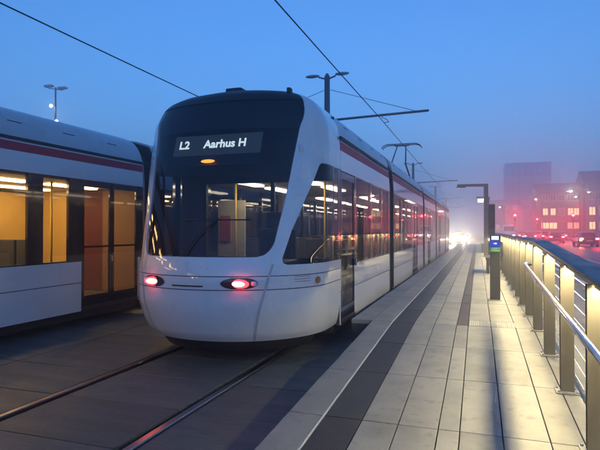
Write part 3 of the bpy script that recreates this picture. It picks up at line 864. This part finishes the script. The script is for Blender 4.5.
def signal(x, y, z, label, r=.11):
    t = thing('traffic_light', label, 'traffic light', (x, y, -.02), group='traffic lights at the crossing')
    MB().tube([(0, 0, 0), (0, 0, z + .25)], .055, n=10).build('pole', 'mast_paint', t)
    hd = B(-.17, .17, -.30, -.07, z - .95, z + .25, b=.03).build('signal_head', 'black_matt', t)
    for k, mt in enumerate(('signal_red', 'amber_lens', 'green_panel')):
        zc = z - .37 * k - .02
        if k == 0: MB().ball((0, -.30, zc), (r, .045, r)).build('red_lens', 'signal_red', hd, 'lit red lens')
        else: MB().ball((0, -.30, zc), (.1, .03, .1)).build('dark_lens', 'black_gloss', hd)
        rows = [[(.13 * math.cos(a), yy, zc + .13 * math.sin(a)) for a in frange(.1, PI - .1, 10)] for yy in (-.30, -.46)]
        MB().grid(rows).build('visor', 'black_matt', hd)
for u, v_, y, lb, r in ((515, 215, 97, 'largest glowing red traffic light, left of the queue of cars', .17),
                        (537, 219, 101, 'red traffic light over the queue of cars, below the faint tower', .12),
                        (573, 215, 86, 'red traffic light in front of the lit windows of the brick house', .16),
                        (512, 225, 110, 'small low red traffic light by the white van', .08)):
    x, z = at(u, v_, y); signal(x, y, z, lb, r)

x, z = at(55, 86, 36)
t = thing('floodlight_mast', 'tall thin lamp mast with two lit lamps rising behind the left tram', 'lamp mast', (x, 36, -.1))
MB().tube([(0, 0, 0), (0, 0, z)], [.13, .07], n=10).build('pole', 'mast_paint', t)
MB().tube([(-.8, 0, z), (.8, 0, z - .3)], .04, n=6).build('cross_arm', 'mast_paint', t)
for s_ in (-1, 1): MB().box(s_ * .75 - .4, s_ * .75 + .4, -.2, .2, z - s_ * .15 - .05, z - s_ * .15 + .12, b=.04).build('lamp_head', 'galv', t)
for dx, dz in ((-.35, 1.6), (.25, 3.0)):
    MB().tube([(0, 0, z - dz), (dx, -.1, z - dz)], .03, n=6).build('lamp_bracket', 'mast_paint', t)
    MB().ball((dx, -.15, z - dz), (.13, .1, .13)).build('bulb', 'flood_bulb', t)

# ------------------------------------------------------------------ cars
def loft(stations, n=16, p=.45):
    """stations (y, z0, z1, half width) -> rounded body"""
    rows = []
    for y, z0, z1, hw in stations:
        r = []
        for k in range(n + 1):
            a = 2 * PI * k / n; ca, sa = math.cos(a), math.sin(a)
            r.append((hw * math.copysign(abs(ca) ** p, ca), y, (z0 + z1) / 2 + (z1 - z0) / 2 * math.copysign(abs(sa) ** p, sa)))
        rows.append(r)
    m = MB(); m.grid(rows)
    m.add(rows[0][:-1], [tuple(range(n))]); m.add(rows[-1][:-1], [tuple(range(n))])
    return m
def car(x, y, mat, label, facing=1, brake=True, kind='hatch', blink=False, rz=0, group='cars queueing at the lights'):
    """local +y is the way the car faces; its tail is at y = 0"""
    t = thing('car', label, 'car', (x, y, -.02), rz if facing > 0 else PI + rz, group)
    L = 4.3
    loft([(0, .42, .85, .74), (.08, .32, .98, .83), (.5, .24, 1.0, .88), (1.2, .22, .98, .89), (3.0, .22, .96, .89), (3.9, .24, .84, .86), (4.2, .32, .74, .80), (L, .40, .66, .70)]).build('body', mat, t)
    top = 1.46 if kind == 'hatch' else 1.42
    ys = (.18, .62, 1.0, 2.2, 2.5, 3.15) if kind == 'hatch' else (.55, 1.05, 1.3, 2.2, 2.5, 3.15)
    loft([(ys[0], .88, .98, .74), (ys[1], .88, top - .12, .70), (ys[2], .88, top, .66), (ys[3], .88, top, .66), (ys[4], .88, top - .08, .69), (ys[5], .86, .96, .76)], p=.5).build('cabin', mat, t)
    # glazing set proud of the cabin
    MB().add([(-.58, ys[0] + .02, 1.02), (.58, ys[0] + .02, 1.02), (.52, ys[1] - .05, top - .10), (-.52, ys[1] - .05, top - .10), (-.58, ys[0] + .08, 1.02), (.58, ys[0] + .08, 1.02), (.52, ys[1], top - .10), (-.52, ys[1], top - .10)],
             [(0, 1, 2, 3), (4, 7, 6, 5), (0, 4, 5, 1), (3, 2, 6, 7), (0, 3, 7, 4), (1, 5, 6, 2)]).build('rear_window', 'black_gloss', t)
    MB().add([(-.62, ys[5] - .05, 1.0), (.62, ys[5] - .05, 1.0), (.56, ys[4] + .1, top - .10), (-.56, ys[4] + .1, top - .10), (-.62, ys[5] - .15, 1.0), (.62, ys[5] - .15, 1.0), (.56, ys[4], top - .10), (-.56, ys[4], top - .10)],
             [(0, 1, 2, 3), (4, 7, 6, 5), (0, 4, 5, 1), (3, 2, 6, 7), (0, 3, 7, 4), (1, 5, 6, 2)]).build('windscreen', 'black_gloss', t)
    for s_ in (-1, 1):
        for a, b_ in ((ys[1] + .15, 1.55), (1.62, ys[4])):
            m = MB(); m.add([(s_ * .74, a, 1.0), (s_ * .74, b_, 1.0), (s_ * .675, b_ - .05, top - .12), (s_ * .675, a + .1, top - .12), (s_ * .6, a, 1.0), (s_ * .6, b_, 1.0), (s_ * .6, b_ - .05, top - .12), (s_ * .6, a + .1, top - .12)],
                            [(0, 1, 2, 3), (4, 7, 6, 5), (0, 4, 5, 1), (3, 2, 6, 7), (0, 3, 7, 4), (1, 5, 6, 2)])
            m.build('side_window', 'black_gloss', t)
        for yy in (.82, 3.42):
            wh = MB().disc((s_ * .80, yy, .31), .31, 'x', .20, 20).build('wheel', 'rubber', t)
            MB().disc((s_ * .905, yy, .31), .19, 'x', .012, 14).build('rim', 'galv', wh)
        MB().box(s_ * .66 - .15, s_ * .66 + .15, -.025, .14, .70, .86, b=.02).build('tail_light', 'brake_red' if brake else 'red_paint', t)
        MB().ball((s_ * .56, 4.25, .60), (.15, .10, .085)).build('headlight', 'headlamp' if facing < 0 else 'lens_clear', t)
        MB().box(s_ * .92 - .06, s_ * .92 + .06, 2.75, 2.9, .98, 1.10, b=.02).build('mirror', mat, t)
    if blink: MB().box(-.84, -.66, -.04, .05, .60, .69, b=.015).build('turn_signal', 'amber_blink', t, 'lit amber turn signal')
    MB().box(-.26, .26, -.03, .02, .56, .67, b=.004).build('number_plate', 'frame_white', t)
    MB().box(-.78, .78, -.05, .1, .34, .50, b=.03).build('bumper', 'black_matt', t)
    return t
car(10.0, 55.5, 'car_dark', 'dark car with red tail lights and a lit amber turn signal, nearest on the road', blink=True)
car(9.1, 70, 'car_red', 'rearmost car of the queue at the lights, straight behind the others', kind='sedan')
car(6.9, 79, 'car_grey', 'grey car in the left lane of the queue, red brake lights on', kind='hatch')
car(9.3, 80, 'car_blue', 'blue car in the right lane, just ahead of the rearmost one', kind='hatch')
car(12.0, 88, 'car_dark', 'black car at the kerb side of the queue, before the brick house', kind='sedan')
car(9.2, 90, 'car_silver', 'silver car near the front of the right lane at the lights')
car(6.9, 89, 'car_dark', 'dark car waiting first in the left lane under the red light', kind='sedan')
car(-2.0, 62, 'car_dark', 'car with dazzling headlights facing the camera beyond the far end of the tram', facing=-1, brake=False, group='cars facing the camera')

# white van coming the other way
t = thing('van', 'white van with headlights on driving towards the camera past the lights', 'van', (4.6, 92, -.02), PI, 'vehicles facing the camera')
loft([(0, .35, 2.35, .90), (.1, .3, 2.45, .95), (3.4, .3, 2.45, .95), (4.0, .3, 2.3, .95), (4.6, .3, 1.5, .94), (5.2, .35, 1.15, .88), (5.35, .42, .9, .8)], p=.35).build('body', 'car_white', t)
MB().add([(-.8, 4.72, 1.42), (.8, 4.72, 1.42), (.74, 4.12, 2.18), (-.74, 4.12, 2.18), (-.8, 4.5, 1.42), (.8, 4.5, 1.42), (.74, 3.9, 2.18), (-.74, 3.9, 2.18)],
         [(0, 1, 2, 3), (4, 7, 6, 5), (0, 4, 5, 1), (3, 2, 6, 7), (0, 3, 7, 4), (1, 5, 6, 2)]).build('windscreen', 'black_gloss', t)
for s_ in (-1, 1):
    MB().ball((s_ * .62, 5.30, .76), (.15, .11, .10)).build('headlight', 'van_lamp', t)
    for yy in (1.0, 4.3): MB().disc((s_ * .84, yy, .34), .34, 'x', .22, 20).build('wheel', 'rubber', t)
    MB().box(s_ * 1.05 - .08, s_ * 1.05 + .08, 4.3, 4.4, 1.3, 1.6, b=.02).build('mirror', 'black_matt', t)

# ------------------------------------------------------------------ buildings
def building(name, label, x0, x1, y0, y1, h, wall, wins, roof='slate', roof_h=2.2, base=0, group=None, flat=False):
    """front faces -y; wins: list of (xc, zc, w, h, material)"""
    t = thing(name, label, 'building', ((x0 + x1) / 2, y0, base))
    cx = (x0 + x1) / 2
    xs = sorted({x0, x1} | {a for xc, zc, w_, h_, _ in wins for a in (xc - w_ / 2, xc + w_ / 2)})
    zs = sorted({0.0, h} | {a for xc, zc, w_, h_, _ in wins for a in (zc - h_ / 2, zc + h_ / 2)})
    m = MB()
    for i in range(len(xs) - 1):
        for k in range(len(zs) - 1):
            px, pz = (xs[i] + xs[i + 1]) / 2, (zs[k] + zs[k + 1]) / 2
            if any(abs(px - xc) < w_ / 2 and abs(pz - zc) < h_ / 2 for xc, zc, w_, h_, _ in wins): continue
            m.box(xs[i] - cx, xs[i + 1] - cx, 0, .35, zs[k], zs[k + 1])
    m.box(x0 - cx, x1 - cx, .5, y1 - y0, 0, h - .01)
    m.build('wall', wall, t)
    for xc, zc, w_, h_, mt in wins:
        m = MB(); a, b_ = xc - cx - w_ / 2, xc - cx + w_ / 2; c, d = zc - h_ / 2, zc + h_ / 2
        fr = .09
        m.box(a, a + fr, .10, .2, c, d).box(b_ - fr, b_, .10, .2, c, d).box(a + fr, b_ - fr, .10, .2, c, c + fr).box(a + fr, b_ - fr, .10, .2, d - fr, d)
        m.box((a + b_) / 2 - .04, (a + b_) / 2 + .04, .10, .2, c + fr, d - fr)
        wn = m.build('window', 'frame_white', t)
        B(a + fr, b_ - fr, .22, .25, c + fr, d - fr).build('pane', mt, wn)
        B(a - .08, b_ + .08, -.1, .05, c - .12, c - .01).build('sill', 'stone', wn)
    if flat:
        B(x0 - cx - .2, x1 - cx + .2, -.2, y1 - y0 + .2, h, h + .5).build('roof', roof, t)
    else:
        ym = (y1 - y0) / 2
        MB().add([(x0 - cx - .3, -.4, h), (x1 - cx + .3, -.4, h), (x1 - cx + .3, y1 - y0 + .4, h), (x0 - cx - .3, y1 - y0 + .4, h), (x0 - cx - .3, ym, h + roof_h), (x1 - cx + .3, ym, h + roof_h)],
                 [(0, 1, 5, 4), (2, 3, 4, 5), (0, 4, 3), (1, 2, 5), (0, 3, 2, 1)]).build('roof', roof, t)
    return t
Yb = 118
wins = []
def wx(u): return at(u, 212, Yb)[0]
for u in (545.5, 553.3, 570.7, 576.7):
    wins.append((wx(u), 5.35, 1.05, 1.5, 'win_warm'))
    wins.append((wx(u), 2.5, 1.25 if u > 560 else 1.6, 1.35, 'win_warm' if u < 560 else 'win_mid'))
    wins.append((wx(u), 8.2, 1.2, 1.4, 'glass_far'))
for u in (561.8,):
    wins.append((wx(u), 5.35, 1.2, 1.6, 'glass_far')); wins.append((wx(u), 2.3, 1.1, 2.2, 'glass_far')); wins.append((wx(u), 8.2, 1.2, 1.4, 'glass_far'))
building('brick_house', 'three-storey brick house with rows of lit yellow windows behind the cars', 11.6, 20.3, Yb, Yb + 10, 9.4, 'brick', wins)
wins = []
for u in (591.5, 601, 610, 619):
    mt = 'win_warm' if u < 600 else 'win_dim'
    wins += [(wx(u), 5.4, 1.2, 1.7, mt), (wx(u), 2.5, 1.2, 1.6, mt), (wx(u), 8.5, 1.2, 1.6, 'glass_far')]
building('corner_house', 'taller dark house at the right edge of the picture with one lit window column', 20.5, 33, Yb - 1.0, Yb + 11, 10.8, 'stone', wins, roof_h=3.2)
wins = []
for i in range(7):
    for k in range(8): wins.append((12.2 + i * 2.25, 3 + k * 3.2, 1.3, 1.6, 'glass_far'))
building('tower_block', 'faint tall tower block fading into the haze behind the traffic lights', 10.6, 27.3, 225, 243, 28, 'concrete_far', wins, 'concrete_far', flat=True)
wins = [(3.4 + i * 2.4, 2.6 + k * 3, 1.2, 1.5, 'win_dim' if (i + k) % 4 == 1 else 'glass_far') for i in range(4) for k in range(3)]
building('terraced_house', 'low hazy building between the shelter and the tower block', 2.2, 12.2, 172, 184, 9, 'brick', wins)

# ------------------------------------------------------------------ evening haze
hz = bpy.data.materials.new('haze'); hz.use_nodes = True
t_ = hz.node_tree; t_.nodes.remove(t_.nodes['Principled BSDF'])
pv = t_.nodes.new('ShaderNodeVolumePrincipled')
pv.inputs['Color'].default_value = (.75, .83, 1.0, 1)
pv.inputs['Density'].default_value = .0082
pv.inputs['Anisotropy'].default_value = .85
t_.links.new(pv.outputs[0], t_.nodes['Material Output'].inputs['Volume'])
M['haze'] = hz
o = B(-1600, 1600, -1600, 1600, -1.7, 33).build('haze', 'haze')
o['kind'] = 'stuff'; o['label'] = 'thin blue evening haze over the tram stop and street'; o['category'] = 'haze'
